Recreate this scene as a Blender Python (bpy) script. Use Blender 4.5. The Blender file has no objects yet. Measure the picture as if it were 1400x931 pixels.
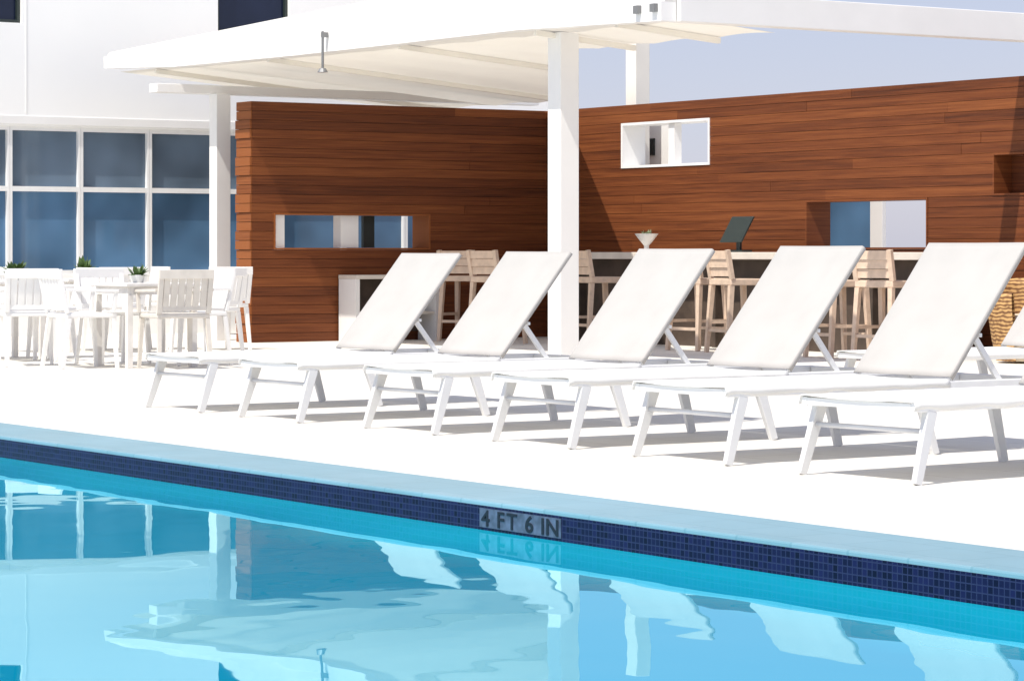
import bpy, math, random
from mathutils import Vector, Matrix
random.seed(7)
S = bpy.context.scene
COL = S.collection
R = math.radians
CA, SA = 0.5547, 0.8321          # picture axes against the pool axes (x along the pool edge, y away from the pool)

# ------------------------------------------------------------------ survey helpers
def u_at(v, px):
    k = (px - 700) / 3840
    return (k * CA * v - SA * v) / (CA + SA * k)
def v_at(u, px):
    k = (px - 700) / 3840
    return (-SA * k * u - CA * u) / (SA - CA * k)
def G(px, y):
    s = y-345; X = (px-700)/s; Y = 3840/s
    return CA*X-SA*Y, SA*X+CA*Y

# ------------------------------------------------------------------ mesh helpers
class MB:
    def __init__(s): s.v = []; s.f = []; s.t = []
    def box(s, x0, x1, y0, y1, z0, z1, t=0.5):
        n = len(s.v)
        s.v += [(x0,y0,z0),(x1,y0,z0),(x1,y1,z0),(x0,y1,z0),(x0,y0,z1),(x1,y0,z1),(x1,y1,z1),(x0,y1,z1)]
        for q in ((0,3,2,1),(4,5,6,7),(0,1,5,4),(1,2,6,5),(2,3,7,6),(3,0,4,7)):
            s.f.append([n+i for i in q]); s.t.append(t)
        return s
    def hexa(s, pts, t=0.5):
        n = len(s.v); s.v += [tuple(p) for p in pts]
        for q in ((0,3,2,1),(4,5,6,7),(0,1,5,4),(1,2,6,5),(2,3,7,6),(3,0,4,7)):
            s.f.append([n+i for i in q]); s.t.append(t)
        return s
    def bar(s, p, q, w, h, w2=None, h2=None, t=0.5):
        p = Vector(p); q = Vector(q); d = (q-p).normalized()
        a = Vector((1,0,0)) if abs(d.x) < .9 else Vector((0,1,0))
        b = d.cross(a).normalized(); a = b.cross(d).normalized()
        w2 = w if w2 is None else w2; h2 = h if h2 is None else h2
        P = [p-a*w/2-b*h/2, p+a*w/2-b*h/2, p+a*w/2+b*h/2, p-a*w/2+b*h/2,
             q-a*w2/2-b*h2/2, q+a*w2/2-b*h2/2, q+a*w2/2+b*h2/2, q-a*w2/2+b*h2/2]
        return s.hexa(P, t)
    def tube(s, p, q, r, n=10, r2=None, t=0.5):
        p = Vector(p); q = Vector(q); d = (q-p).normalized(); r2 = r if r2 is None else r2
        a = Vector((1,0,0)) if abs(d.x) < .9 else Vector((0,1,0))
        b = d.cross(a).normalized(); a = b.cross(d).normalized()
        k = len(s.v)
        for c, rr in ((p,r),(q,r2)):
            for i in range(n):
                g = 2*math.pi*i/n; s.v.append(tuple(c + a*rr*math.cos(g) + b*rr*math.sin(g)))
        for i in range(n):
            j = (i+1) % n; s.f.append([k+i,k+j,k+n+j,k+n+i]); s.t.append(t)
        s.f.append([k+i for i in range(n)][::-1]); s.t.append(t)
        s.f.append([k+n+i for i in range(n)]); s.t.append(t)
        return s
    def lathe(s, prof, n=28, t=0.5):
        k = len(s.v); m = len(prof)
        for (r, z) in prof:
            for i in range(n):
                g = 2*math.pi*i/n; s.v.append((r*math.cos(g), r*math.sin(g), z))
        for a in range(m-1):
            for i in range(n):
                j = (i+1) % n
                s.f.append([k+a*n+i, k+a*n+j, k+(a+1)*n+j, k+(a+1)*n+i]); s.t.append(t)
        return s
    def grid(s, rows, t=0.5):
        k = len(s.v); w = len(rows[0])
        for r in rows: s.v += [tuple(p) for p in r]
        for a in range(len(rows)-1):
            for b in range(w-1):
                s.f.append([k+a*w+b, k+a*w+b+1, k+(a+1)*w+b+1, k+(a+1)*w+b]); s.t.append(t)
        return s
    def quad(s, *p, t=0.5):
        k = len(s.v); s.v += [tuple(x) for x in p]; s.f.append(list(range(k, k+len(p)))); s.t.append(t); return s
    def build(s, name, m, parent=None, loc=(0,0,0), rz=0, bevel=0, smooth=False, solid=0):
        me = bpy.data.meshes.new(name); me.from_pydata(s.v, [], s.f); me.update()
        at = me.attributes.new('tone', 'FLOAT', 'FACE')
        at.data.foreach_set('value', s.t)
        if smooth:
            for p in me.polygons: p.use_smooth = True
        o = bpy.data.objects.new(name, me); COL.objects.link(o)
        o.data.materials.append(m); o.location = loc; o.rotation_euler = (0,0,rz)
        if parent: o.parent = parent
        if solid:
            md = o.modifiers.new('solid', 'SOLIDIFY'); md.thickness = solid; md.offset = -1
        if bevel:
            md = o.modifiers.new('bevel', 'BEVEL'); md.width = bevel; md.segments = 2; md.limit_method = 'ANGLE'
        return o

def tag(o, label=None, cat=None, group=None, kind=None):
    if label: o['label'] = label
    if cat: o['category'] = cat
    if group: o['group'] = group
    if kind: o['kind'] = kind
    return o
def thing(name, label, cat, loc=(0,0,0), rz=0, group=None):
    o = bpy.data.objects.new(name, None); COL.objects.link(o); o.empty_display_size = .2
    o.location = loc; o.rotation_euler = (0,0,rz)
    return tag(o, label, cat, group)
def copy_tree(o, parent=None):
    c = o.copy(); COL.objects.link(c); c.parent = parent
    for ch in list(o.children): copy_tree(ch, c)
    return c

# ------------------------------------------------------------------ materials
def nm(name):
    m = bpy.data.materials.new(name); m.use_nodes = True
    nt = m.node_tree; b = nt.nodes['Principled BSDF']
    return m, nt, b
def N(nt, t, **kw):
    n = nt.nodes.new(t)
    for k, v in kw.items():
        if k in n.inputs: n.inputs[k].default_value = v
        else: setattr(n, k, v)
    return n
def plain(name, c, rough=.5, var=.06, scale=3.0, metallic=0, bump=0, bscale=60):
    m, nt, b = nm(name)
    tc = N(nt, 'ShaderNodeTexCoord')
    no = N(nt, 'ShaderNodeTexNoise'); no.inputs['Scale'].default_value = scale; no.inputs['Detail'].default_value = 5
    nt.links.new(tc.outputs['Object'], no.inputs['Vector'])
    rp = N(nt, 'ShaderNodeValToRGB')
    rp.color_ramp.elements[0].position = .3; rp.color_ramp.elements[1].position = .7
    rp.color_ramp.elements[0].color = tuple(x*(1-var) for x in c) + (1,)
    rp.color_ramp.elements[1].color = tuple(min(1, x*(1+var)) for x in c) + (1,)
    nt.links.new(no.outputs['Fac'], rp.inputs['Fac'])
    nt.links.new(rp.outputs['Color'], b.inputs['Base Color'])
    b.inputs['Roughness'].default_value = rough; b.inputs['Metallic'].default_value = metallic
    if bump:
        n2 = N(nt, 'ShaderNodeTexNoise'); n2.inputs['Scale'].default_value = bscale
        nt.links.new(tc.outputs['Object'], n2.inputs['Vector'])
        bp = N(nt, 'ShaderNodeBump'); bp.inputs['Strength'].default_value = bump; bp.inputs['Distance'].default_value = .01
        nt.links.new(n2.outputs['Fac'], bp.inputs['Height']); nt.links.new(bp.outputs['Normal'], b.inputs['Normal'])
    return m

M = {}
M['white'] = plain('white_paint', (.84,.825,.80), .45, .03, 2)
M['cream'] = plain('cream_paint', (.84,.80,.72), .7, .04, 2)
M['offwhite'] = plain('offwhite_fabric', (.74,.715,.675), .8, .05, 1.5)
M['frame'] = plain('white_metal', (.82,.815,.805), .35, .03, 8)
M['leg'] = plain('pale_metal', (.72,.72,.72), .35, .04, 8)
M['resin'] = plain('white_resin', (.86,.845,.82), .45, .03, 6)
M['beige'] = plain('beige_resin', (.66,.615,.55), .5, .08, 9)
M['table'] = plain('pale_table', (.76,.73,.69), .5, .08, 9)
M['tan'] = plain('blond_wood', (.66,.50,.375), .5, .12, 14)
M['counter'] = plain('counter_top', (.70,.64,.56), .45, .08, 6)
M['recess_shade'] = plain('shaded_panel', (.075,.052,.038), .6, .3, 5)  # shaded hollow under the counter, painted in as dark brown
M['wallwhite'] = plain('facade_white', (.92,.91,.885), .8, .015, .6)
M['darkcore'] = plain('wall_core', (.05,.02,.008), .9)
M['dark'] = plain('dark_plastic', (.02,.03,.028), .4)
M['ink'] = plain('dark_lettering', (.003,.004,.012), .5)
M['grey'] = plain('grey_metal', (.25,.25,.25), .4, metallic=.5)
M['leaf'] = plain('leaf_green', (.07,.13,.03), .55, .35, 30)
M['paleleaf'] = plain('pale_leaf', (.24,.30,.17), .55, .35, 30)
M['pot'] = plain('white_ceramic', (.72,.72,.70), .3)
M['markertile'] = plain('marker_ceramic', (.075,.095,.15), .4, .4, 25)
M['cushion'] = plain('cushion', (.6,.5,.36), .8, .06, 8)

def canopy_fabric():
    m, nt, b = nm('canopy_fabric')
    tc = N(nt, 'ShaderNodeTexCoord'); no = N(nt, 'ShaderNodeTexNoise'); no.inputs['Scale'].default_value = 1.5
    nt.links.new(tc.outputs['Object'], no.inputs['Vector'])
    rp = N(nt, 'ShaderNodeValToRGB'); rp.color_ramp.elements[0].color = (.81,.765,.68,1); rp.color_ramp.elements[1].color = (.89,.85,.77,1)
    nt.links.new(no.outputs['Fac'], rp.inputs['Fac']); nt.links.new(rp.outputs['Color'], b.inputs['Base Color'])
    b.inputs['Roughness'].default_value = .85
    tr = N(nt, 'ShaderNodeBsdfTranslucent'); nt.links.new(rp.outputs['Color'], tr.inputs['Color'])
    mx = N(nt, 'ShaderNodeMixShader'); mx.inputs[0].default_value = .20
    nt.links.new(b.outputs[0], mx.inputs[1]); nt.links.new(tr.outputs[0], mx.inputs[2])
    nt.links.new(mx.outputs[0], nt.nodes['Material Output'].inputs['Surface'])
    return m
M['fabric'] = canopy_fabric()

def sling(name, c):
    m, nt, b = nm(name)
    tc = N(nt, 'ShaderNodeTexCoord')
    w1 = N(nt, 'ShaderNodeTexWave'); w1.inputs['Scale'].default_value = 60; w1.bands_direction = 'X'
    w2 = N(nt, 'ShaderNodeTexWave'); w2.inputs['Scale'].default_value = 60; w2.bands_direction = 'Z'
    no = N(nt, 'ShaderNodeTexNoise'); no.inputs['Scale'].default_value = 5
    for w in (w1, w2, no): nt.links.new(tc.outputs['Object'], w.inputs['Vector'])
    mx = N(nt, 'ShaderNodeMath', operation='MULTIPLY'); nt.links.new(w1.outputs['Fac'], mx.inputs[0]); nt.links.new(w2.outputs['Fac'], mx.inputs[1])
    ad = N(nt, 'ShaderNodeMath', operation='ADD'); nt.links.new(mx.outputs[0], ad.inputs[0]); nt.links.new(no.outputs['Fac'], ad.inputs[1])
    rp = N(nt, 'ShaderNodeValToRGB')
    rp.color_ramp.elements[0].position = .3; rp.color_ramp.elements[1].position = 1
    rp.color_ramp.elements[0].color = tuple(x*.92 for x in c)+(1,); rp.color_ramp.elements[1].color = tuple(x*1.07 for x in c)+(1,)
    nt.links.new(ad.outputs[0], rp.inputs['Fac']); nt.links.new(rp.outputs['Color'], b.inputs['Base Color'])
    b.inputs['Roughness'].default_value = .75
    return m
M['seat'] = sling('lit_sling', (.82,.805,.775))
M['back'] = sling('shaded_sling', (.48,.458,.43))  # seat fabric again, darkened: shade on the backs put into the colour

def wood(name, k):
    m, nt, b = nm(name)
    tc = N(nt, 'ShaderNodeTexCoord'); at = N(nt, 'ShaderNodeAttribute'); at.attribute_name = 'tone'
    mp = N(nt, 'ShaderNodeMapping'); mp.inputs['Scale'].default_value = (.8,.8,40)
    nt.links.new(tc.outputs['Object'], mp.inputs['Vector'])
    no = N(nt, 'ShaderNodeTexNoise'); no.inputs['Scale'].default_value = 1.5; no.inputs['Detail'].default_value = 6; no.inputs['Roughness'].default_value = .6
    nt.links.new(mp.outputs['Vector'], no.inputs['Vector'])
    sb = N(nt, 'ShaderNodeMath', operation='MULTIPLY_ADD'); sb.inputs[1].default_value = 1.4; sb.inputs[2].default_value = -.70
    nt.links.new(no.outputs['Fac'], sb.inputs[0])
    ad = N(nt, 'ShaderNodeMath', operation='ADD'); nt.links.new(at.outputs['Fac'], ad.inputs[0]); nt.links.new(sb.outputs[0], ad.inputs[1])
    rp = N(nt, 'ShaderNodeValToRGB'); cr = rp.color_ramp
    cr.elements[0].position = .0; cr.elements[0].color = (.046*k,.0110*k,.0033*k,1)
    cr.elements[1].position = 1; cr.elements[1].color = (.27*k,.085*k,.023*k,1)
    e = cr.elements.new(.5); e.color = (.154*k,.0415*k,.0108*k,1)
    nt.links.new(ad.outputs[0], rp.inputs['Fac']); nt.links.new(rp.outputs['Color'], b.inputs['Base Color'])
    b.inputs['Roughness'].default_value = .65
    b.inputs['Specular IOR Level'].default_value = .3
    bp = N(nt, 'ShaderNodeBump'); bp.inputs['Strength'].default_value = .15; bp.inputs['Distance'].default_value = .004
    nt.links.new(no.outputs['Fac'], bp.inputs['Height']); nt.links.new(bp.outputs['Normal'], b.inputs['Normal'])
    return m
M['wood'] = wood('hardwood_boards', 1.0)
M['wood_shaded'] = wood('hardwood_boards_shaded', .97)  # same boards, with the left wall's shade worked into the colour

def tiles(name, c1, c2, mortar, w, h, ms, plane='XY', rough=.5, noise=.0, spec=.5):
    m, nt, b = nm(name)
    tc = N(nt, 'ShaderNodeTexCoord'); sx = N(nt, 'ShaderNodeSeparateXYZ'); cb = N(nt, 'ShaderNodeCombineXYZ')
    nt.links.new(tc.outputs['Object'], sx.inputs[0])
    nt.links.new(sx.outputs[plane[0]], cb.inputs['X']); nt.links.new(sx.outputs[plane[1]], cb.inputs['Y'])
    br = N(nt, 'ShaderNodeTexBrick'); br.offset = 0.0 if w == h else .5
    br.inputs['Scale'].default_value = 1; br.inputs['Brick Width'].default_value = w; br.inputs['Row Height'].default_value = h
    br.inputs['Mortar Size'].default_value = ms; br.inputs['Mortar Smooth'].default_value = .1
    br.inputs['Color1'].default_value = c1+(1,); br.inputs['Color2'].default_value = c2+(1,); br.inputs['Mortar'].default_value = mortar+(1,)
    nt.links.new(cb.outputs[0], br.inputs['Vector'])
    no = N(nt, 'ShaderNodeTexNoise'); no.inputs['Scale'].default_value = .9; no.inputs['Detail'].default_value = 8; no.inputs['Roughness'].default_value = .65
    nt.links.new(tc.outputs['Object'], no.inputs['Vector'])
    rp = N(nt, 'ShaderNodeValToRGB'); rp.color_ramp.elements[0].position = .35; rp.color_ramp.elements[1].position = .65
    k = 1-noise
    rp.color_ramp.elements[0].color = (k,k*.985,k*.965,1); rp.color_ramp.elements[1].color = (1,1,1,1)
    nt.links.new(no.outputs['Fac'], rp.inputs['Fac'])
    mx = N(nt, 'ShaderNodeMix', data_type='RGBA', blend_type='MULTIPLY'); mx.inputs[0].default_value = 1
    nt.links.new(br.outputs['Color'], mx.inputs[6]); nt.links.new(rp.outputs['Color'], mx.inputs[7])
    nt.links.new(mx.outputs[2], b.inputs['Base Color'])
    b.inputs['Roughness'].default_value = rough; b.inputs['Specular IOR Level'].default_value = spec
    return m
M['deck'] = tiles('pale_pavers', (.79,.765,.705), (.76,.73,.67), (.68,.65,.59), .9, .45, .008, rough=.8, noise=.14)
M['coping'] = tiles('pale_blue_tile', (.195,.365,.44), (.225,.39,.465), (.17,.33,.40), .3, .2401, .006, rough=.4, noise=.12)
M['mosaic'] = tiles('navy_mosaic', (.002,.003,.019), (.009,.011,.062), (.024,.031,.085), .025, .025, .0022, plane='XZ', rough=.3, spec=.15)
M['plaster'] = plain('pool_plaster', (.30,.62,.70), .7)

def water():
    m, nt, b = nm('pool_water')
    tc = N(nt, 'ShaderNodeTexCoord')
    sx = N(nt, 'ShaderNodeSeparateXYZ'); nt.links.new(tc.outputs['Object'], sx.inputs[0])
    no = N(nt, 'ShaderNodeTexNoise'); no.inputs['Scale'].default_value = .7; no.inputs['Detail'].default_value = 3
    nt.links.new(tc.outputs['Object'], no.inputs['Vector'])
    # paler along the edge: brightness of the lit pool wall painted into the colour
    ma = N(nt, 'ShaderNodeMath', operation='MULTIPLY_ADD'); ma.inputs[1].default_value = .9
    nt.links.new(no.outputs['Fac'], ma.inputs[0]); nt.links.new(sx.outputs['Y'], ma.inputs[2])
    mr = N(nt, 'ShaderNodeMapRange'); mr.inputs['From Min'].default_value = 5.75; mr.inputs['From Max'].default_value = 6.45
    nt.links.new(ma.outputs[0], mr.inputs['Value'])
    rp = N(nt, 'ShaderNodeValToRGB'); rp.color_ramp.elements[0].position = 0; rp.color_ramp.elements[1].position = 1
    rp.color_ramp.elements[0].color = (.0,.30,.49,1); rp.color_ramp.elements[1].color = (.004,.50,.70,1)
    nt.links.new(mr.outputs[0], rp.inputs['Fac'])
    n1 = N(nt, 'ShaderNodeTexNoise'); n1.inputs['Scale'].default_value = 1.2; n1.inputs['Detail'].default_value = 2
    nt.links.new(tc.outputs['Object'], n1.inputs['Vector'])
    bp = N(nt, 'ShaderNodeBump'); bp.inputs['Strength'].default_value = .22; bp.inputs['Distance'].default_value = .012
    nt.links.new(n1.outputs['Fac'], bp.inputs['Height'])
    df = N(nt, 'ShaderNodeBsdfDiffuse'); nt.links.new(rp.outputs['Color'], df.inputs['Color'])
    gl = N(nt, 'ShaderNodeBsdfGlossy'); gl.inputs['Roughness'].default_value = .008; gl.inputs['Color'].default_value = (.70,.99,1,1)
    nt.links.new(bp.outputs['Normal'], gl.inputs['Normal'])
    fr = N(nt, 'ShaderNodeFresnel'); fr.inputs['IOR'].default_value = 1.95; nt.links.new(bp.outputs['Normal'], fr.inputs['Normal'])
    mx = N(nt, 'ShaderNodeMixShader'); nt.links.new(fr.outputs[0], mx.inputs[0]); nt.links.new(df.outputs[0], mx.inputs[1]); nt.links.new(gl.outputs[0], mx.inputs[2])
    nt.links.new(mx.outputs[0], nt.nodes['Material Output'].inputs['Surface'])
    nt.nodes.remove(b)
    return m
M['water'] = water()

def glass(name, c, met=.0, rough=.06, var=.25):
    m, nt, b = nm(name)
    tc = N(nt, 'ShaderNodeTexCoord'); no = N(nt, 'ShaderNodeTexNoise'); no.inputs['Scale'].default_value = .9; no.inputs['Detail'].default_value = 2
    nt.links.new(tc.outputs['Object'], no.inputs['Vector'])
    rp = N(nt, 'ShaderNodeValToRGB'); rp.color_ramp.elements[0].position = .35; rp.color_ramp.elements[1].position = .65
    rp.color_ramp.elements[0].color = tuple(x*(1-var) for x in c)+(1,); rp.color_ramp.elements[1].color = tuple(x*(1+var) for x in c)+(1,)
    nt.links.new(no.outputs['Fac'], rp.inputs['Fac']); nt.links.new(rp.outputs['Color'], b.inputs['Base Color'])
    b.inputs['Roughness'].default_value = rough; b.inputs['Metallic'].default_value = met
    return m
M['glass_low'] = glass('blue_glass_low', (.080,.165,.28), var=.35)
M['glass_high'] = glass('blue_glass_high', (.125,.175,.235), var=.35)
M['glass_dark'] = glass('dark_glass', (.012,.018,.045))

def wicker():
    m, nt, b = nm('wicker')
    tc = N(nt, 'ShaderNodeTexCoord')
    w1 = N(nt, 'ShaderNodeTexWave'); w1.inputs['Scale'].default_value = 9; w1.inputs['Distortion'].default_value = 5; w1.bands_direction = 'Z'
    w2 = N(nt, 'ShaderNodeTexVoronoi'); w2.inputs['Scale'].default_value = 22
    nt.links.new(tc.outputs['Object'], w1.inputs['Vector']); nt.links.new(tc.outputs['Object'], w2.inputs['Vector'])
    mx = N(nt, 'ShaderNodeMath', operation='MULTIPLY'); nt.links.new(w1.outputs['Fac'], mx.inputs[0]); nt.links.new(w2.outputs['Distance'], mx.inputs[1])
    rp = N(nt, 'ShaderNodeValToRGB'); rp.color_ramp.elements[0].color = (.14,.055,.018,1); rp.color_ramp.elements[1].color = (.60,.36,.14,1); rp.color_ramp.elements[1].position = .45
    nt.links.new(mx.outputs[0], rp.inputs['Fac']); nt.links.new(rp.outputs['Color'], b.inputs['Base Color'])
    b.inputs['Roughness'].default_value = .6
    return m
M['wicker'] = wicker()

# ------------------------------------------------------------------ the setting: deck, pool
PU0, PU1, PV0, PV1 = -26.0, 14.0, -7.0, 6.15
CW = .48
def ring(b, x0, x1, y0, y1, X0, X1, Y0, Y1, z):
    b.quad((X0,Y0,z),(X1,Y0,z),(X1,y0,z),(X0,y0,z)); b.quad((X0,y1,z),(X1,y1,z),(X1,Y1,z),(X0,Y1,z))
    b.quad((X0,y0,z),(x0,y0,z),(x0,y1,z),(X0,y1,z)); b.quad((x1,y0,z),(X1,y0,z),(X1,y1,z),(x1,y1,z))
b = MB(); ring(b, PU0-CW, PU1+CW, PV0-CW, PV1+CW, -600, 600, -600, 600, 0)
tag(b.build('deck', M['deck']), 'pale cream paved deck around the pool', 'deck', kind='structure')
b = MB()
b.box(PU0-CW, PU1+CW, PV1, PV1+CW, -.05, .005); b.box(PU0-CW, PU1+CW, PV0-CW, PV0, -.05, .005)
b.box(PU0-CW, PU0, PV0, PV1, -.05, .005); b.box(PU1, PU1+CW, PV0, PV1, -.05, .005)
tag(b.build('pool_coping', M['coping'], bevel=.008), 'pale blue tiled coping along the pool edge', 'coping', kind='structure')
b = MB()
b.box(PU0-.1, PU1+.1, PV1+.012, PV1+.2, -1.5, -.051); b.box(PU0-.1, PU1+.1, PV0-.2, PV0-.012, -1.5, -.051)
b.box(PU0-.2, PU0-.012, PV0, PV1, -1.5, -.051); b.box(PU1+.012, PU1+.2, PV0, PV1, -1.5, -.051)
b.box(PU0-.2, PU1+.2, PV0-.2, PV1+.2, -1.6, -1.5)
tag(b.build('pool_shell', M['plaster']), 'blue plastered pool basin', 'pool', kind='structure')
b = MB(); b.box(PU0, PU1, PV1-.001, PV1+.011, -.30, -.014)
tag(b.build('waterline_tile', M['mosaic']), 'dark navy mosaic tile band along the waterline', 'tile band', kind='structure')
WZ = -.112
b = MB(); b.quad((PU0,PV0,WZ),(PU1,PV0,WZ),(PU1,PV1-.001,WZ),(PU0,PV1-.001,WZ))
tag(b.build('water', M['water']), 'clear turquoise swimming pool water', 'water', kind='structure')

# depth marker on the tile band
ud0, ud1 = u_at(PV1, 657), u_at(PV1, 768)
mk = thing('depth_marker', 'small muted depth marker with dark lettering set in the navy tile band', 'depth marker', (ud0, PV1-.001, -.06))
b = MB(); b.box(0, ud1-ud0, -.004, 0, -.040, .036); b.build('marker_tile', M['markertile'], mk)
glyphs = []; cur = 0
for ch in '4 FT 6 IN':
    if ch == ' ': cur += .030; continue
    cu = bpy.data.curves.new('letter', 'FONT'); cu.body = ch; cu.size = .09; cu.extrude = .0008; cu.offset = .0015
    to = bpy.data.objects.new('letter_source', cu); COL.objects.link(to)
    bpy.context.view_layer.update()
    me = bpy.data.meshes.new_from_object(to.evaluated_get(bpy.context.evaluated_depsgraph_get()))
    bpy.data.objects.remove(to)
    xs = [q.co.x for q in me.vertices]
    glyphs.append((me, cur-min(xs))); cur += max(xs)-min(xs)+.013
k = (ud1-ud0-.03)/(cur-.013)
for me, dx in glyphs:
    for q in me.vertices: q.co = Vector(((q.co.x+dx)*k+.015, -.0055-q.co.z, q.co.y-.033))
    me.materials.clear(); me.materials.append(M['ink'])
    lt = bpy.data.objects.new('letter', me); COL.objects.link(lt); lt.parent = mk

# ------------------------------------------------------------------ hotel building
BU = -31.0; BV0, BV1 = 4.0, v_at(BU, 750)
bd = thing('hotel_building', 'white hotel facade with a ribbon of blue gridded windows behind the pergola', 'building', (BU, BV0, 0))
vm = v_at(BU, 15); dv = v_at(BU, 112) - vm
bays = []
k = -6
while True:
    a = vm + k*dv
    if a + dv > BV1 - .5: break
    if a > BV0 + .4: bays.append((a, a+dv))
    k += 1
WZ0, WZ1 = .735, 2.50
ups = [(v_at(BU,-150), v_at(BU,30)), (v_at(BU,298), v_at(BU,396)), (v_at(BU,560), v_at(BU,660))]
UZ0, UZ1 = 3.72, 5.4
holes = [(bays[0][0], bays[-1][1], WZ0, WZ1)] + [(a,c,UZ0,UZ1) for a,c in ups]
def cells(a0, a1, z0, z1, holes):
    A = sorted(set([a0,a1]+[h[0] for h in holes]+[h[1] for h in holes])); Z = sorted(set([z0,z1]+[h[2] for h in holes]+[h[3] for h in holes]))
    for i in range(len(A)-1):
        for j in range(len(Z)-1):
            ca, cz = (A[i]+A[i+1])/2, (Z[j]+Z[j+1])/2
            if not any(h[0]<ca<h[1] and h[2]<cz<h[3] for h in holes): yield A[i],A[i+1],Z[j],Z[j+1]
b = MB()
for a0,a1,z0,z1 in cells(BV0, BV1, 0, 9, holes): b.box(-.25, 0, a0-BV0, a1-BV0, z0, z1)
b.box(-12, -.25, 0, BV1-BV0, 0, 9)
b.build('wall', M['wallwhite'], bd)
b = MB(); b.box(0, .015, 0, BV1-BV0-.02, WZ1+.02, WZ1+.12); b.build('window_head_trim', M['white'], bd, bevel=.004)
y = v_at(BU, 36)-BV0; b = MB(); b.box(-.005, .004, y-.012, y+.012, WZ1+.15, 9)
b.build('panel_joint', M['white'], bd)
zm = 1.755
for a0, a1 in bays:
    y0, y1 = a0-BV0, a1-BV0
    b = MB(); t = .032
    b.box(-.14, -.03, y0+.002, y0+t, WZ0, WZ1); b.box(-.14, -.03, y1-t, y1-.002, WZ0, WZ1)
    b.box(-.138, -.032, y0+t, y1-t, WZ0, WZ0+.05); b.box(-.138, -.032, y0+t, y1-t, WZ1-.05, WZ1); b.box(-.138, -.032, y0+t, y1-t, zm-.03, zm+.03)
    w = b.build('window', M['frame'], bd)
    b = MB(); b.box(-.10, -.09, y0+t, y1-t, WZ0+.05, zm-.03); b.build('pane', M['glass_low'], w)
    b = MB(); b.box(-.10, -.09, y0+t, y1-t, zm+.03, WZ1-.05); b.build('pane', M['glass_high'], w)
for a0, a1 in ups:
    y0, y1 = a0-BV0, a1-BV0; t = .04
    b = MB(); b.box(-.14,-.05,y0,y0+t,UZ0,UZ1); b.box(-.14,-.05,y1-t,y1,UZ0,UZ1); b.box(-.138,-.052,y0+t,y1-t,UZ0,UZ0+t); b.box(-.138,-.052,y0+t,y1-t,UZ1-t,UZ1)
    w = b.build('upper_window', M['dark'], bd)
    b = MB(); b.box(-.11,-.10,y0+t,y1-t,UZ0+t,UZ1-t); b.build('pane', M['glass_dark'], w)

# ------------------------------------------------------------------ wooden walls
HW = 2.672; NR = 26; RH = HW/NR
def snap(z): return round(z/RH)*RH
def boards(axis, a0, a1, f0, f1, holes, seed):
    rnd = random.Random(seed); b = MB()
    for r in range(NR):
        z0, z1 = r*RH+.002, (r+1)*RH-.002; zc = (z0+z1)/2
        hs = sorted([h for h in holes if h[2] < zc < h[3]])
        segs = []; c = a0
        for h in hs: segs.append((c, h[0])); c = h[1]
        segs.append((c, a1))
        for s0, s1 in segs:
            p = s0
            while p < s1-.001:
                q = p + rnd.uniform(2.0, 4.8)
                if s1-q < .8: q = s1
                t = min(.75, max(.25, rnd.gauss(.5, .10))); j = rnd.uniform(0, .005)
                for lo, hi in ((f0-j, f0+.04), (f1-.04, f1+j)):
                    if axis == 'y': b.box(lo, hi, p+.0015, q-.0015, z0, z1, t)
                    else: b.box(p+.0015, q-.0015, lo, hi, z0, z1, t)
                p = q
    return b
def core(axis, a0, a1, f0, f1, holes):
    b = MB()
    for p,q,z0,z1 in cells(a0, a1, 0, HW-.004, holes):
        if axis == 'y': b.box(f0+.04, f1-.04, p, q, z0, z1)
        else: b.box(p, q, f0+.04, f1-.04, z0, z1)
    return b
def liner(axis, h, f0, f1, t=.022, tn=.6):
    b = MB(); a0,a1,z0,z1 = h; e = .008
    L_ = [(a0,a0+t,z0,z1),(a1-t,a1,z0,z1),(a0+t,a1-t,z0,z0+t),(a0+t,a1-t,z1-t,z1)]
    for A0,A1,Z0,Z1 in L_:
        if axis == 'y': b.box(f0-e-.004, f1+e+.004, A0+.001, A1-.001, Z0+.001, Z1-.001, tn)
        else: b.box(A0+.001, A1-.001, f0-e-.004, f1+e+.004, Z0+.001, Z1-.001, tn)
    return b
LU = -27.45; LV0, LV1 = 14.84, 18.79; RV = 18.8; TH = .34
hL = [(v_at(LU,374), v_at(LU,588), snap(1.0), snap(1.46))]
bl = boards('y', LV0, LV1, LU-TH, LU, hL, 3)
wl = tag(bl.build('wooden_wall', M['wood_shaded']), 'shaded wooden board wall left of the tall front post, with a long slot window', 'wall')
rnd = random.Random(5); b = MB()
for r in range(NR):
    p = .026 if (r//2) % 2 else .012
    b.box(LU-TH, LU-.002, LV0-p, LV0-.001, r*RH+.003, (r+1)*RH-.003, rnd.uniform(.7,1.3))  # tones raised: sunlit look of the ends put into the colour
b.build('board_ends', M['wood'], wl)
core('y', LV0, LV1, LU-TH, LU, hL).build('wall_core', M['darkcore'], wl)
liner('y', hL[0], LU-TH, LU, tn=1.1).build('opening_frame', M['wood'], wl)
zb, zt = hL[0][2]+.024, hL[0][3]-.024
b = MB(); b.box(LU-.22, LU-.05, v_at(LU-.05,466), v_at(LU-.05,490), zb, zt); b.build('opening_post', M['white'], wl)
b = MB(); b.box(LU-.22, LU-.03, hL[0][0]+.024, v_at(LU-.03,389), zb, zt); b.build('opening_post', M['white'], wl)
b = MB(); b.box(LU-.25, LU-.2, v_at(LU-.2,497), v_at(LU-.2,512), zb, zt); b.build('opening_post', M['dark'], wl)
hR = [(u_at(RV,850), u_at(RV,971), snap(2.0), snap(2.43)), (u_at(RV,1102), u_at(RV,1269), snap(1.06), snap(1.5)), (u_at(RV,1358), u_at(RV,1470), snap(1.56), snap(1.98))]
RU0, RU1 = LU-TH, -14.0
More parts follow.
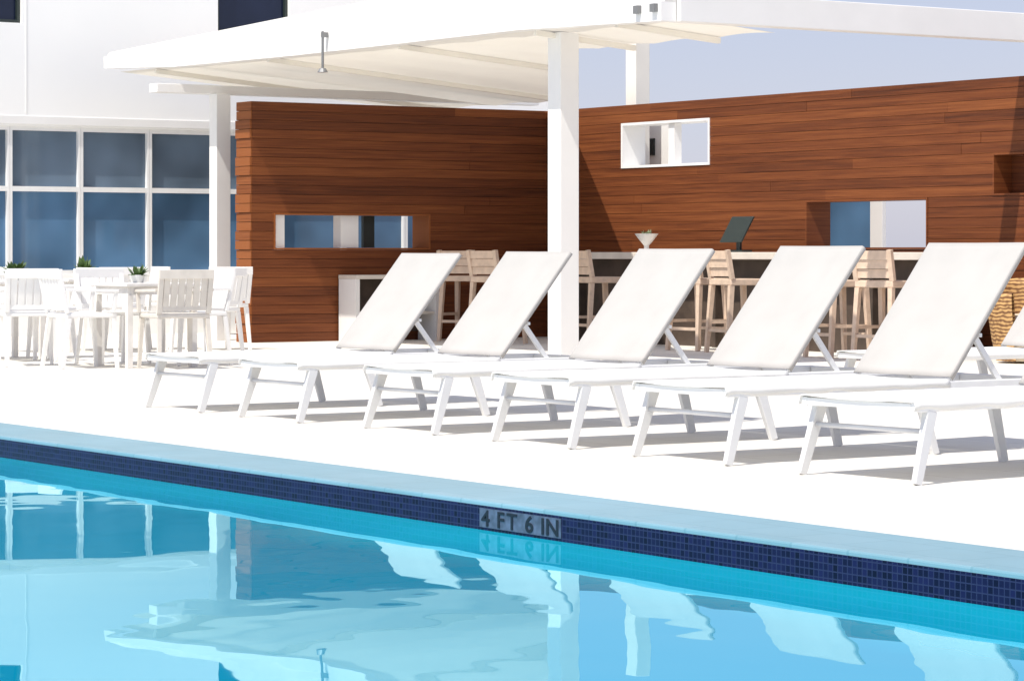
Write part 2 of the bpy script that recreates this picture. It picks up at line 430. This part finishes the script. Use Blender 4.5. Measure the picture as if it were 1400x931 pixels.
br_ = boards('x', RU0, RU1, RV, RV+.30, hR, 11)
wr = tag(br_.build('wooden_wall', M['wood']), 'long reddish wooden board wall behind the bar counter, with three rectangular openings', 'wall')
core('x', RU0, RU1, RV, RV+.30, hR).build('wall_core', M['darkcore'], wr)
liner('x', hR[0], RV, RV+.30, .03).build('opening_frame', M['white'], wr)
b = MB(); b.box(u_at(RV+.02,914), u_at(RV+.02,922), RV+.02, RV+.12, hR[0][2]+.032, hR[0][3]-.032); b.build('opening_post', M['white'], wr)
for h in hR[1:]: liner('x', h, RV, RV+.30).build('opening_frame', M['wood'], wr)
h = hR[2]
b = MB(); b.box(h[0]+.024, h[1]-.024, RV+.22, RV+.26, h[2]+.024, h[3]-.024, .35); b.build('recess_back', M['wood'], wr)

# low pale cabinet in front of the left wall
vq0, vq1 = v_at(LU+.4, 486), v_at(LU+.4, 600)
t = thing('low_cabinet', 'low pale cabinet against the shaded wooden wall, partly behind the first lounger back', 'cabinet', (LU+.02, vq0, 0))
b = MB(); b.box(0, .40, 0, vq1-vq0, .70, .745); b.build('top', M['counter'], t, bevel=.004)
b = MB(); b.box(.01, .39, .0, .05, 0, .699); b.build('end_panel', M['white'], t)
b = MB(); b.box(.01, .39, vq1-vq0-.05, vq1-vq0, 0, .699); b.build('end_panel', M['white'], t)
b = MB(); b.box(.01, .03, .051, vq1-vq0-.051, .1, .699); b.build('back_panel', M['recess_shade'], t)
b = MB(); b.box(.031, .37, .051, vq1-vq0-.051, .30, .33); b.build('shelf', M['counter'], t)

# things seen through the openings of the right wall
vv = 19.6
a0, a1 = u_at(vv, 835), u_at(vv, 924)
t = thing('service_panel', 'white panel with small dark square seen through the upper wall opening', 'panel', (a0, vv, 0))
b = MB(); b.box(0, a1-a0, 0, .06, 0, 2.56); b.build('panel_board', M['white'], t, bevel=.01)
m_ = u_at(vv, 891)-a0
b = MB(); b.box(m_-.07, m_+.07, -.02, -.001, 2.13, 2.33); b.build('dark_square', M['dark'], t, bevel=.005)
vv = 20.4
a0, a1 = u_at(vv, 1120), u_at(vv, 1190); a2 = u_at(vv, 1207)
t = thing('glass_screen', 'blue glass screen with white end post seen through the lower wall opening', 'glass screen', (a0, vv, 0))
b = MB(); b.box(0, a1-a0, .02, .03, .05, 1.75); b.build('pane', M['glass_low'], t)
b = MB(); b.box(a1-a0+.002, a2-a0, -.01, .05, 0, 1.8); b.build('post', M['white'], t, bevel=.008)
b = MB(); b.box(0, a1-a0, .0, .05, 1.752, 1.8); b.build('rail', M['white'], t)
b = MB(); b.box(0, a1-a0, 0, .05, 0, .048); b.build('rail', M['white'], t)

# ------------------------------------------------------------------ pergola
pg = thing('pergola', 'white pergola with thick fascia and cream canopy over the bar', 'pergola', (-21.49, 14.9, 0))
def L(x, y, z): return (x+21.49, y-14.9, z)
def lb(b, x0,x1,y0,y1,z0,z1): return b.box(x0+21.49, x1+21.49, y0-14.9, y1-14.9, z0, z1)
pw = .105
lb(MB(), -21.49-pw, -21.49+pw, 14.9-pw, 14.9+pw, 0, 3.04).build('post', M['white'], pg, bevel=.006)
lb(MB(), -28.47-.09, -28.47+.09, 14.98-.09, 14.98+.09, 0, 2.80).build('post', M['white'], pg, bevel=.006)
st = [(-30.3,3.17,3.36),(-28.5,3.09,3.41),(-25.7,3.055,3.49),(-21.5,3.045,3.60),(-19.3,2.98,3.64)]
b = MB(); b2 = MB()
for (x0,b0,t0),(x1,b1,t1) in zip(st[:-1], st[1:]):
    m0 = b0+min(.17,(t0-b0)*.75); m1 = b1+min(.17,(t1-b1)*.75)
    b.hexa([L(x0,14.40,b0),L(x1,14.40,b1),L(x1,14.56,b1),L(x0,14.56,b0),L(x0,14.40,m0),L(x1,14.40,m1),L(x1,14.56,m1),L(x0,14.56,m0)])
    b2.hexa([L(x0,14.44,m0+.002),L(x1,14.44,m1+.002),L(x1,14.56,m1+.002),L(x0,14.56,m0+.002),L(x0,14.47,t0),L(x1,14.47,t1),L(x1,14.58,t1),L(x0,14.58,t0)])
b.build('fascia', M['white'], pg)
b2.build('roof_edge', M['offwhite'], pg)
# canopy sheet: falls gently towards the rear; deep over the left bay, a narrow strip over the right bay
XA, XB = -27.0, -22.5
def vrear(x):
    if x < XA: return 18.7
    if x < XB: return 18.7+(15.75-18.7)*(x-XA)/(XB-XA)
    return 15.75
def zc(x, y):
    zf = 3.13-(x+30.2)/10.8*.09
    return zf-(y-14.56)*.083
XS = sorted(set([-30.2+i*10.78/120 for i in range(121)]+[XA,XB]))
rows = []
for j in range(9):
    f = j/8
    rows.append([L(x, 14.562+(vrear(x)-14.562)*f, zc(x,14.562+(vrear(x)-14.562)*f) + .020*abs(math.sin((x+30.2)*math.pi/.9))*min(1,f*3)) for x in XS])
MB().grid(rows).build('canopy', M['fabric'], pg, smooth=True)
for x in (-29.3, -26.6, -23.9, -21.49, -20.2):
    y1 = vrear(x)-.02
    MB().bar(L(x,14.58,zc(x,14.58)-.03), L(x,y1,zc(x,y1)-.03), .045, .05).build('canopy_rib', M['cream'], pg)
lb(MB(), -28.7, -28.5, 14.2, 19.4, 2.80, 2.90).build('side_beam', M['white'], pg, bevel=.006)
lb(MB(), -19.418, -19.25, 14.57, 24.0, 2.98, 3.24).build('end_beam', M['white'], pg, bevel=.006)
lb(MB(), -19.418, -19.32, 23.8, 23.9, 0, 2.98).build('post', M['white'], pg)
for x in (-19.62, -19.38):
    lb(MB(), x-.035, x+.035, 14.36, 14.398, 3.06, 3.13).build('bracket', M['grey'], pg)
u3 = u_at(19.25, 869)
b = MB(); b.box(-.1,.1,-.1,.1,0,3.6)
tag(b.build('rear_post', M['cream'], loc=(u3, 19.28, 0), bevel=.006), 'cream square post rising behind the long wooden wall', 'post')
uh = u_at(14.33, 440)
t = thing('hanging_rod', 'thin grey rod with small foot hanging at the canopy fascia', 'hanging rod', (uh, 14.34, 2.86))
b = MB(); b.tube((0,0,.02),(0,0,.40),.014); b.build('rod', M['grey'], t)
b = MB(); b.tube((0,0,-.02),(0,0,.02),.055,16,.035); b.build('foot', M['grey'], t)
b = MB(); b.box(-.02,.02,-.012,.057,.34,.39); b.build('bracket', M['grey'], t)

# ------------------------------------------------------------------ loungers
def make_lounger():
    t = thing('sun_lounger', 'x', 'sun lounger', group='white sling loungers in a row facing the pool')
    HY, TY, HZ, TZ = 1.41, 1.93, .365, 1.012
    xr = .345; RE = 2.16
    b = MB()
    for s in (-1,1): b.box(s*xr-.018, s*xr+.018, .0, RE, .310, .350)
    b.box(-xr+.018, xr-.018, -.0, .036, .312, .348); b.box(-xr+.018, xr-.018, RE-.036, RE, .312, .348); b.box(-xr+.018, xr-.018, 1.20, 1.235, .304, .335)
    b.build('frame', M['frame'], t, bevel=.005)
    for s in (-1,1):
        MB().bar((s*xr, .10, .315), (s*.362, .0, .0), .036, .060, .028, .044).build('leg', M['leg'], t, bevel=.004)
        MB().bar((s*xr, 1.21, .315), (s*.362, 1.31, .0), .036, .060, .028, .044).build('leg', M['leg'], t, bevel=.004)
    MB().tube((-.345,.07,.225),(.345,.07,.225),.012).build('stretcher', M['leg'], t, smooth=True)
    rows = []
    n = 44
    for i in range(n+1):
        y = -.012 + (HY+.012)*i/n
        wv = .006*math.sin(y*2*math.pi/.31)+.003*math.sin(y*31)
        sag = .014*math.sin(math.pi*i/n)
        rows.append([(-.3655,y,.318+wv),(-.3675,y,.342),(-.358,y,.360),(-.30,y,.360-sag*.3),(-.15,y,.354-sag),(0,y,.352-sag*1.2),(.15,y,.354-sag),(.30,y,.360-sag*.3),(.358,y,.360),(.3675,y,.342),(.3655,y,.318+wv)])
    MB().grid(rows).build('seat_sling', M['seat'], t, smooth=True, solid=.005)
    d = Vector((0, TY-HY, TZ-HZ)); Ln = d.length; d.normalize(); nr = Vector((0,-d.z,d.y))
    P = lambda x, s, h: Vector((x, HY, HZ)) + d*s + nr*h
    b = MB()
    for s in (-1,1): b.bar(P(s*xr,.0,-.014), P(s*xr,Ln-.01,-.014), .026, .024)
    b.bar(P(-xr,Ln-.016,-.014), P(xr,Ln-.016,-.014), .024, .024); b.bar(P(-xr,.3,-.05), P(xr,.3,-.05), .02, .02)
    b.build('back_frame', M['frame'], t, bevel=.004)
    rows = []
    for i in range(21):
        s = .004 + (Ln+.004)*i/20; sg = .006*math.sin(math.pi*i/20)
        rows.append([tuple(P(x, s, h)) for x,h in ((-.361,-.024),(-.3625,.000),(-.354,.005),(-.2,.004-sg),(0,.003-sg*1.3),(.2,.004-sg),(.354,.005),(.3625,.000),(.361,-.024))])
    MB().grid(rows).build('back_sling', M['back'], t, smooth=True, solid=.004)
    for s in (-1,1):
        MB().bar(P(s*.318,.28,-.04), (s*.318, 1.80, .325), .018, .03).build('prop', M['frame'], t)
    return t
names = ['leftmost of the white sling loungers in the front row, nearest the dining chairs',
 'second white sling lounger from the left, its back left of the tall front post',
 'third white sling lounger from the left, just right of the tall front post',
 'fourth white sling lounger from the left in the front row, before the bar counter',
 'fifth front row white sling lounger, with the rightmost full backrest',
 'nearest white sling lounger in the front row, cut off by the right photo edge',
 'white sling lounger standing alone behind the front row at the right photo edge']
dys = [-.07, -.07, .05, .05, 0, -.03]
dxs = [0, -.055, 0, 0, 0, 0]
szs = [.972, .982, .998, 1.012, 1.026, 1.0]
proto = make_lounger()
for i in range(6):
    o = proto if i == 0 else copy_tree(proto)
    o.location = (-16.36+1.314*i+.36+dxs[i], 8.13+dys[i]*.6, .002); o.rotation_euler = (0,0,R([.8,0,.5,-.4,.6,3.2][i]))
    o.scale = (1,1,szs[i])
    o['label'] = names[i]
o = copy_tree(proto); o.location = (u_at(13.3,1362)+.37, 13.3-1.41, .002); o.rotation_euler = (0,0,R(-1)); o.scale = (1,1,1); o['label'] = names[6]

# ------------------------------------------------------------------ dining set
def make_chair():
    t = thing('dining_chair', 'x', 'chair', group='white dining chairs around the tables')
    b = MB(); b.box(-.24,.24,-.24,.22,.435,.475); b.build('seat', M['resin'], t, bevel=.01)
    for s in (-1,1):
        MB().bar((s*.22,-.21,.434),(s*.235,-.24,0),.038,.038,.028,.028).build('leg', M['resin'], t)
        MB().bar((s*.22,.20,.434),(s*.235,.26,0),.038,.038,.028,.028).build('leg', M['resin'], t)
        b = MB(); b.bar((s*.25,-.20,.477),(s*.255,-.22,.655),.03,.03); b.bar((s*.255,-.24,.665),(s*.245,.235,.675),.045,.025); b.build('armrest', M['resin'], t, bevel=.004)
    b = MB()
    for s in (-1,1): b.bar((s*.225,.215,.476),(s*.225,.285,.82),.045,.03)
    b.bar((-.247,.283,.81),(.247,.283,.81),.03,.08)
    for i in range(6): b.bar((-.17+i*.068,.222,.52),(-.17+i*.068,.278,.78),.055,.014)
    b.bar((-.21,.222,.52),(.21,.222,.52),.02,.04)
    b.build('backrest', M['resin'], t, bevel=.004)
    return t
def make_table():
    t = thing('dining_table', 'x', 'table', group='square dining tables beside the pergola')
    b = MB(); b.box(-.36,.36,-.36,.36,.70,.73); b.build('tabletop', M['table'], t, bevel=.006)
    b = MB(); b.box(-.32,.32,-.325,-.30,.63,.698); b.box(-.32,.32,.30,.325,.63,.698); b.box(-.325,-.301,-.299,.299,.63,.698); b.box(.301,.325,-.299,.299,.63,.698); b.build('apron', M['table'], t)
    for x in (-.31,.31):
        for y in (-.31,.31):
            b = MB(); b.box(x-.025,x+.025,y-.025,y+.025,0,.629); b.build('leg', M['table'], t)
    return t
tabs = [(-22.3,11.0,'square pale table nearest the lounger row, a low plant on it'),
        (-24.6,10.6,'square pale table at the left edge of the photo'),
        (-26.2,12.25,'square pale table set farthest back among the dining chairs')]
tp = make_table()
for i,(x,y,l) in enumerate(tabs):
    o = tp if i == 0 else copy_tree(tp); o.location = (x,y,.002); o['label'] = l
cl, cr_, cz = G(40,500), G(282,489), G(298,478)
chairs = [(-22.3,10.38,180,'white slatted armchair left of the nearest dining table'),
 (-22.35,11.50,0,'white slatted armchair right of the nearest dining table, beside the first lounger'),
 (-22.95,11.0,90,'white slatted armchair behind the nearest dining table'),
 (-21.70,10.98,-90,'pale beige slatted armchair before the nearest dining table, its back to the camera'),
 (-24.6,11.25,0,'white slatted armchair right of the leftmost dining table'),
 (-23.95,10.55,-90,'white slatted armchair in front of the leftmost dining table'),
 (-26.2,12.80,0,'white slatted armchair right of the rear dining table'),
 (-26.2,11.6,180,'white slatted armchair left of the rear dining table'),
 (-25.55,12.25,-90,'white slatted armchair in front of the rear dining table'),
 (cr_[0],cr_[1],-70,'white slatted armchair before the one nearest the wooden wall end'),
 (cz[0],cz[1],-84,'white slatted armchair nearest the end of the wooden wall'),
 (cl[0],cl[1],-100,'white slatted armchair nearest the pool at the left photo edge')]
cp = make_chair()
for i,(x,y,a,l) in enumerate(chairs):
    o = cp if i == 0 else copy_tree(cp); o.location = (x,y,.002); o.rotation_euler = (0,0,R(a+random.uniform(-7,7))); o['label'] = l
    if 'beige' in l:
        for ch in o.children:
            ch.material_slots[0].link = 'OBJECT'; ch.material_slots[0].material = M['beige']
def plant(x, y, z, label, n=46, h=.15, prof=None, ph=.07, mat='leaf', name='potted_plant'):
    t = thing(name, label, 'plant', (x,y,z))
    prof = prof or [(0,.0),(.05,.0),(.07,.07),(.062,.07),(.058,.055),(0,.055)]
    MB().lathe(prof,24).build('pot', M['pot'], t, smooth=False)
    rnd = random.Random(label); b = MB()
    for i in range(n):
        g = rnd.uniform(0,6.28); e = rnd.uniform(.2,1.45); l = h*rnd.uniform(.55,1)
        d = Vector((math.cos(g)*math.cos(e), math.sin(g)*math.cos(e), math.sin(e))); sd = Vector((-math.sin(g),math.cos(g),0))*l*.16
        p = Vector((math.cos(g)*.02,math.sin(g)*.02,ph-.02)); m1 = p+d*l*.55; q = p+d*l-Vector((0,0,l*.2*math.cos(e)))
        b.quad(p-sd*.3, p+sd*.3, m1+sd, m1-sd); b.quad(m1-sd, m1+sd, q)
    b.build('leaves', M[mat], t)
plant(-22.32,10.93,.732,'small green plant in a white pot on the nearest dining table')
plant(-24.55,10.75,.732,'small green plant in a white pot on the leftmost dining table', h=.20)
plant(-26.2,12.22,.732,'small green plant in a white pot on the rear dining table', h=.21)

# ------------------------------------------------------------------ bar counter, stools and things on it
c0, c1 = u_at(18.0, 770), u_at(18.0, 1300)
t = thing('bar_counter', 'long pale topped bar counter with dark painted-in shade beneath along the wooden wall', 'bar counter', (c0, 18.0, 0))
b = MB(); b.box(0, c1-c0, 0, .45, .925, 1.0); b.build('counter_top', M['counter'], t, bevel=.006)
b = MB(); b.box(.03, c1-c0-.03, .25, .31, 0, .924); b.build('shade_panel', M['recess_shade'], t)  # dark board standing in for the shade beneath the counter
nl = 6
for i in range(nl):
    x = .06+(c1-c0-.12)*i/(nl-1)
    b = MB(); b.box(x-.03,x+.03,.15,.248,0,.924); b.build('leg', M['recess_shade'], t)
def make_stool():
    t = thing('bar_stool', 'x', 'bar stool', group='pale wooden bar stools by the counter')
    b = MB(); b.box(-.22,.22,-.22,.20,.67,.735); b.build('seat', M['tan'], t, bevel=.01)
    for s in (-1,1):
        MB().bar((s*.19,-.18,.669),(s*.215,-.22,0),.05,.05,.038,.038).build('leg', M['tan'], t)
        MB().bar((s*.19,.18,.669),(s*.215,.23,0),.05,.05,.038,.038).build('leg', M['tan'], t)
    b = MB()
    for y in (-.203,.21): b.bar((-.20,y,.22),(.20,y,.22),.032,.03)
    for s in (-1,1): b.bar((s*.20,-.19,.30),(s*.20,.19,.30),.032,.03)
    b.build('footrest', M['tan'], t)
    b = MB()
    for s in (-1,1): b.bar((s*.205,.18,.736),(s*.21,.235,1.02),.05,.04)
    for k in range(3): b.bar((-.19,.194+k*.0155,.80+k*.086),(.19,.194+k*.0155,.80+k*.086),.018,.082)
    b.build('backrest', M['tan'], t)
    return t
spots = [(636,17.2,30,'pale wooden bar stool seen between the first and second lounger backs'),
 (680,16.9,10,'pale wooden bar stool partly behind the top of the second lounger back'),
 (818,17.5,-8,'pale wooden bar stool just right of the tall front post'),
 (955,17.5,8,'pale wooden bar stool right of the third lounger back, left of the dark screen'),
 (1008,17.4,-8,'pale wooden bar stool below the dark screen, behind the fourth lounger back'),
 (1146,17.4,-6,'pale wooden bar stool beside the top of the fourth lounger back'),
 (1212,17.4,12,'pale wooden bar stool below the lower wall opening, left of the fifth lounger back')]
sp = make_stool()
for i,(px,v,a,l) in enumerate(spots):
    o = sp if i == 0 else copy_tree(sp); o.location = (u_at(v,px), v, .002); o.rotation_euler = (0,0,R(180+a)); o['label'] = l
plant(u_at(18.2,884),18.2,1.002,'pale footed planter with grey green leaves on the bar counter',40,.11,
      [(0,0),(.07,0),(.065,.012),(.03,.03),(.028,.07),(.07,.12),(.125,.19),(.13,.20),(.115,.20),(.10,.175),(0,.165)],.18,'paleleaf')
us = u_at(18.2,1004)
t = thing('display_screen', 'dark tilted screen on a stand on the bar counter', 'screen', (us,18.2,1.002), R(10))
b = MB(); b.hexa([(-.17,-.05,.1),(.13,-.05,.1),(.13,-.02,.1),(-.17,-.02,.1),(-.08,.05,.37),(.22,.05,.37),(.22,.08,.37),(-.08,.08,.37)]); b.build('screen', M['dark'], t, bevel=.008)
b = MB(); b.bar((.02,.05,.02),(.03,.04,.23),.05,.03); b.box(-.1,.14,-.04,.12,0,.02); b.build('stand', M['dark'], t)
# wicker tub chair at the right edge
uw = u_at(18.0,1408)
t = thing('wicker_chair', 'round golden brown wicker tub chair at the right edge of the photo', 'chair', (uw,18.0,.002), R(0))
b = MB(); rows = []
for z, r in ((.02,.30),(.2,.34),(.4,.37),(.55,.385),(.70,.39),(.755,.385),(.765,.36),(.70,.34),(.45,.32),(.36,.30)):
    row = []
    for i in range(29):
        g = R(-60+300*i/28)
        zz = z if z < .42 else .42+(z-.42)*(.62+.38*max(0,math.sin(g)))
        row.append((r*math.cos(g+.9), r*math.sin(g+.9), zz))
    rows.append(row)
b.grid(rows).build('shell', M['wicker'], t, smooth=True)
MB().lathe([(0,.02),(.29,.02),(.30,.36),(.28,.43),(0,.45)],28).build('seat_cushion', M['cushion'], t, smooth=True)

# ------------------------------------------------------------------ light, sky, camera
EL = R(60)
h = Vector((.30,-.95)).normalized()
sd = Vector((h.x*math.cos(EL), h.y*math.cos(EL), math.sin(EL)))
su = bpy.data.lights.new('sun', 'SUN'); su.energy = 5.0; su.angle = R(.5); su.color = (1,.96,.88)
so = bpy.data.objects.new('sun', su); COL.objects.link(so); so.rotation_euler = (-sd).to_track_quat('-Z','Y').to_euler(); so.location = (0,0,20)
w = bpy.data.worlds.new('World'); S.world = w; w.use_nodes = True; nt = w.node_tree
sk = nt.nodes.new('ShaderNodeTexSky'); sk.sky_type = 'NISHITA'; sk.sun_disc = False
sk.sun_elevation = EL; sk.sun_rotation = math.atan2(sd.x, sd.y); sk.air_density = 1.0; sk.dust_density = .6; sk.ozone_density = 2.0
tm = nt.nodes.new('ShaderNodeMix'); tm.data_type = 'RGBA'; tm.blend_type = 'MULTIPLY'; tm.inputs[0].default_value = 1; tm.inputs[7].default_value = (1.0,.86,.92,1)
mx = nt.nodes.new('ShaderNodeMix'); mx.data_type = 'RGBA'; mx.inputs[0].default_value = .66; mx.inputs[7].default_value = (3.75,4.1,5.3,1)
nt.links.new(sk.outputs[0], tm.inputs[6]); nt.links.new(tm.outputs[2], mx.inputs[6])
bg = nt.nodes['Background']; bg.inputs['Strength'].default_value = .147
nt.links.new(mx.outputs[2], bg.inputs[0])
cd = bpy.data.cameras.new('camera'); co = bpy.data.objects.new('camera', cd); COL.objects.link(co)
co.location = (0,0,1.0); co.rotation_euler = (R(90), 0, math.atan2(SA, CA))
cd.sensor_width = 36; cd.lens = 36*3840/1400; cd.shift_y = -(465.5-345)/1400; cd.clip_end = 3000; cd.clip_start = .05
S.camera = co
S.view_settings.view_transform = 'Standard'; S.view_settings.look = 'None'; S.view_settings.exposure = 0
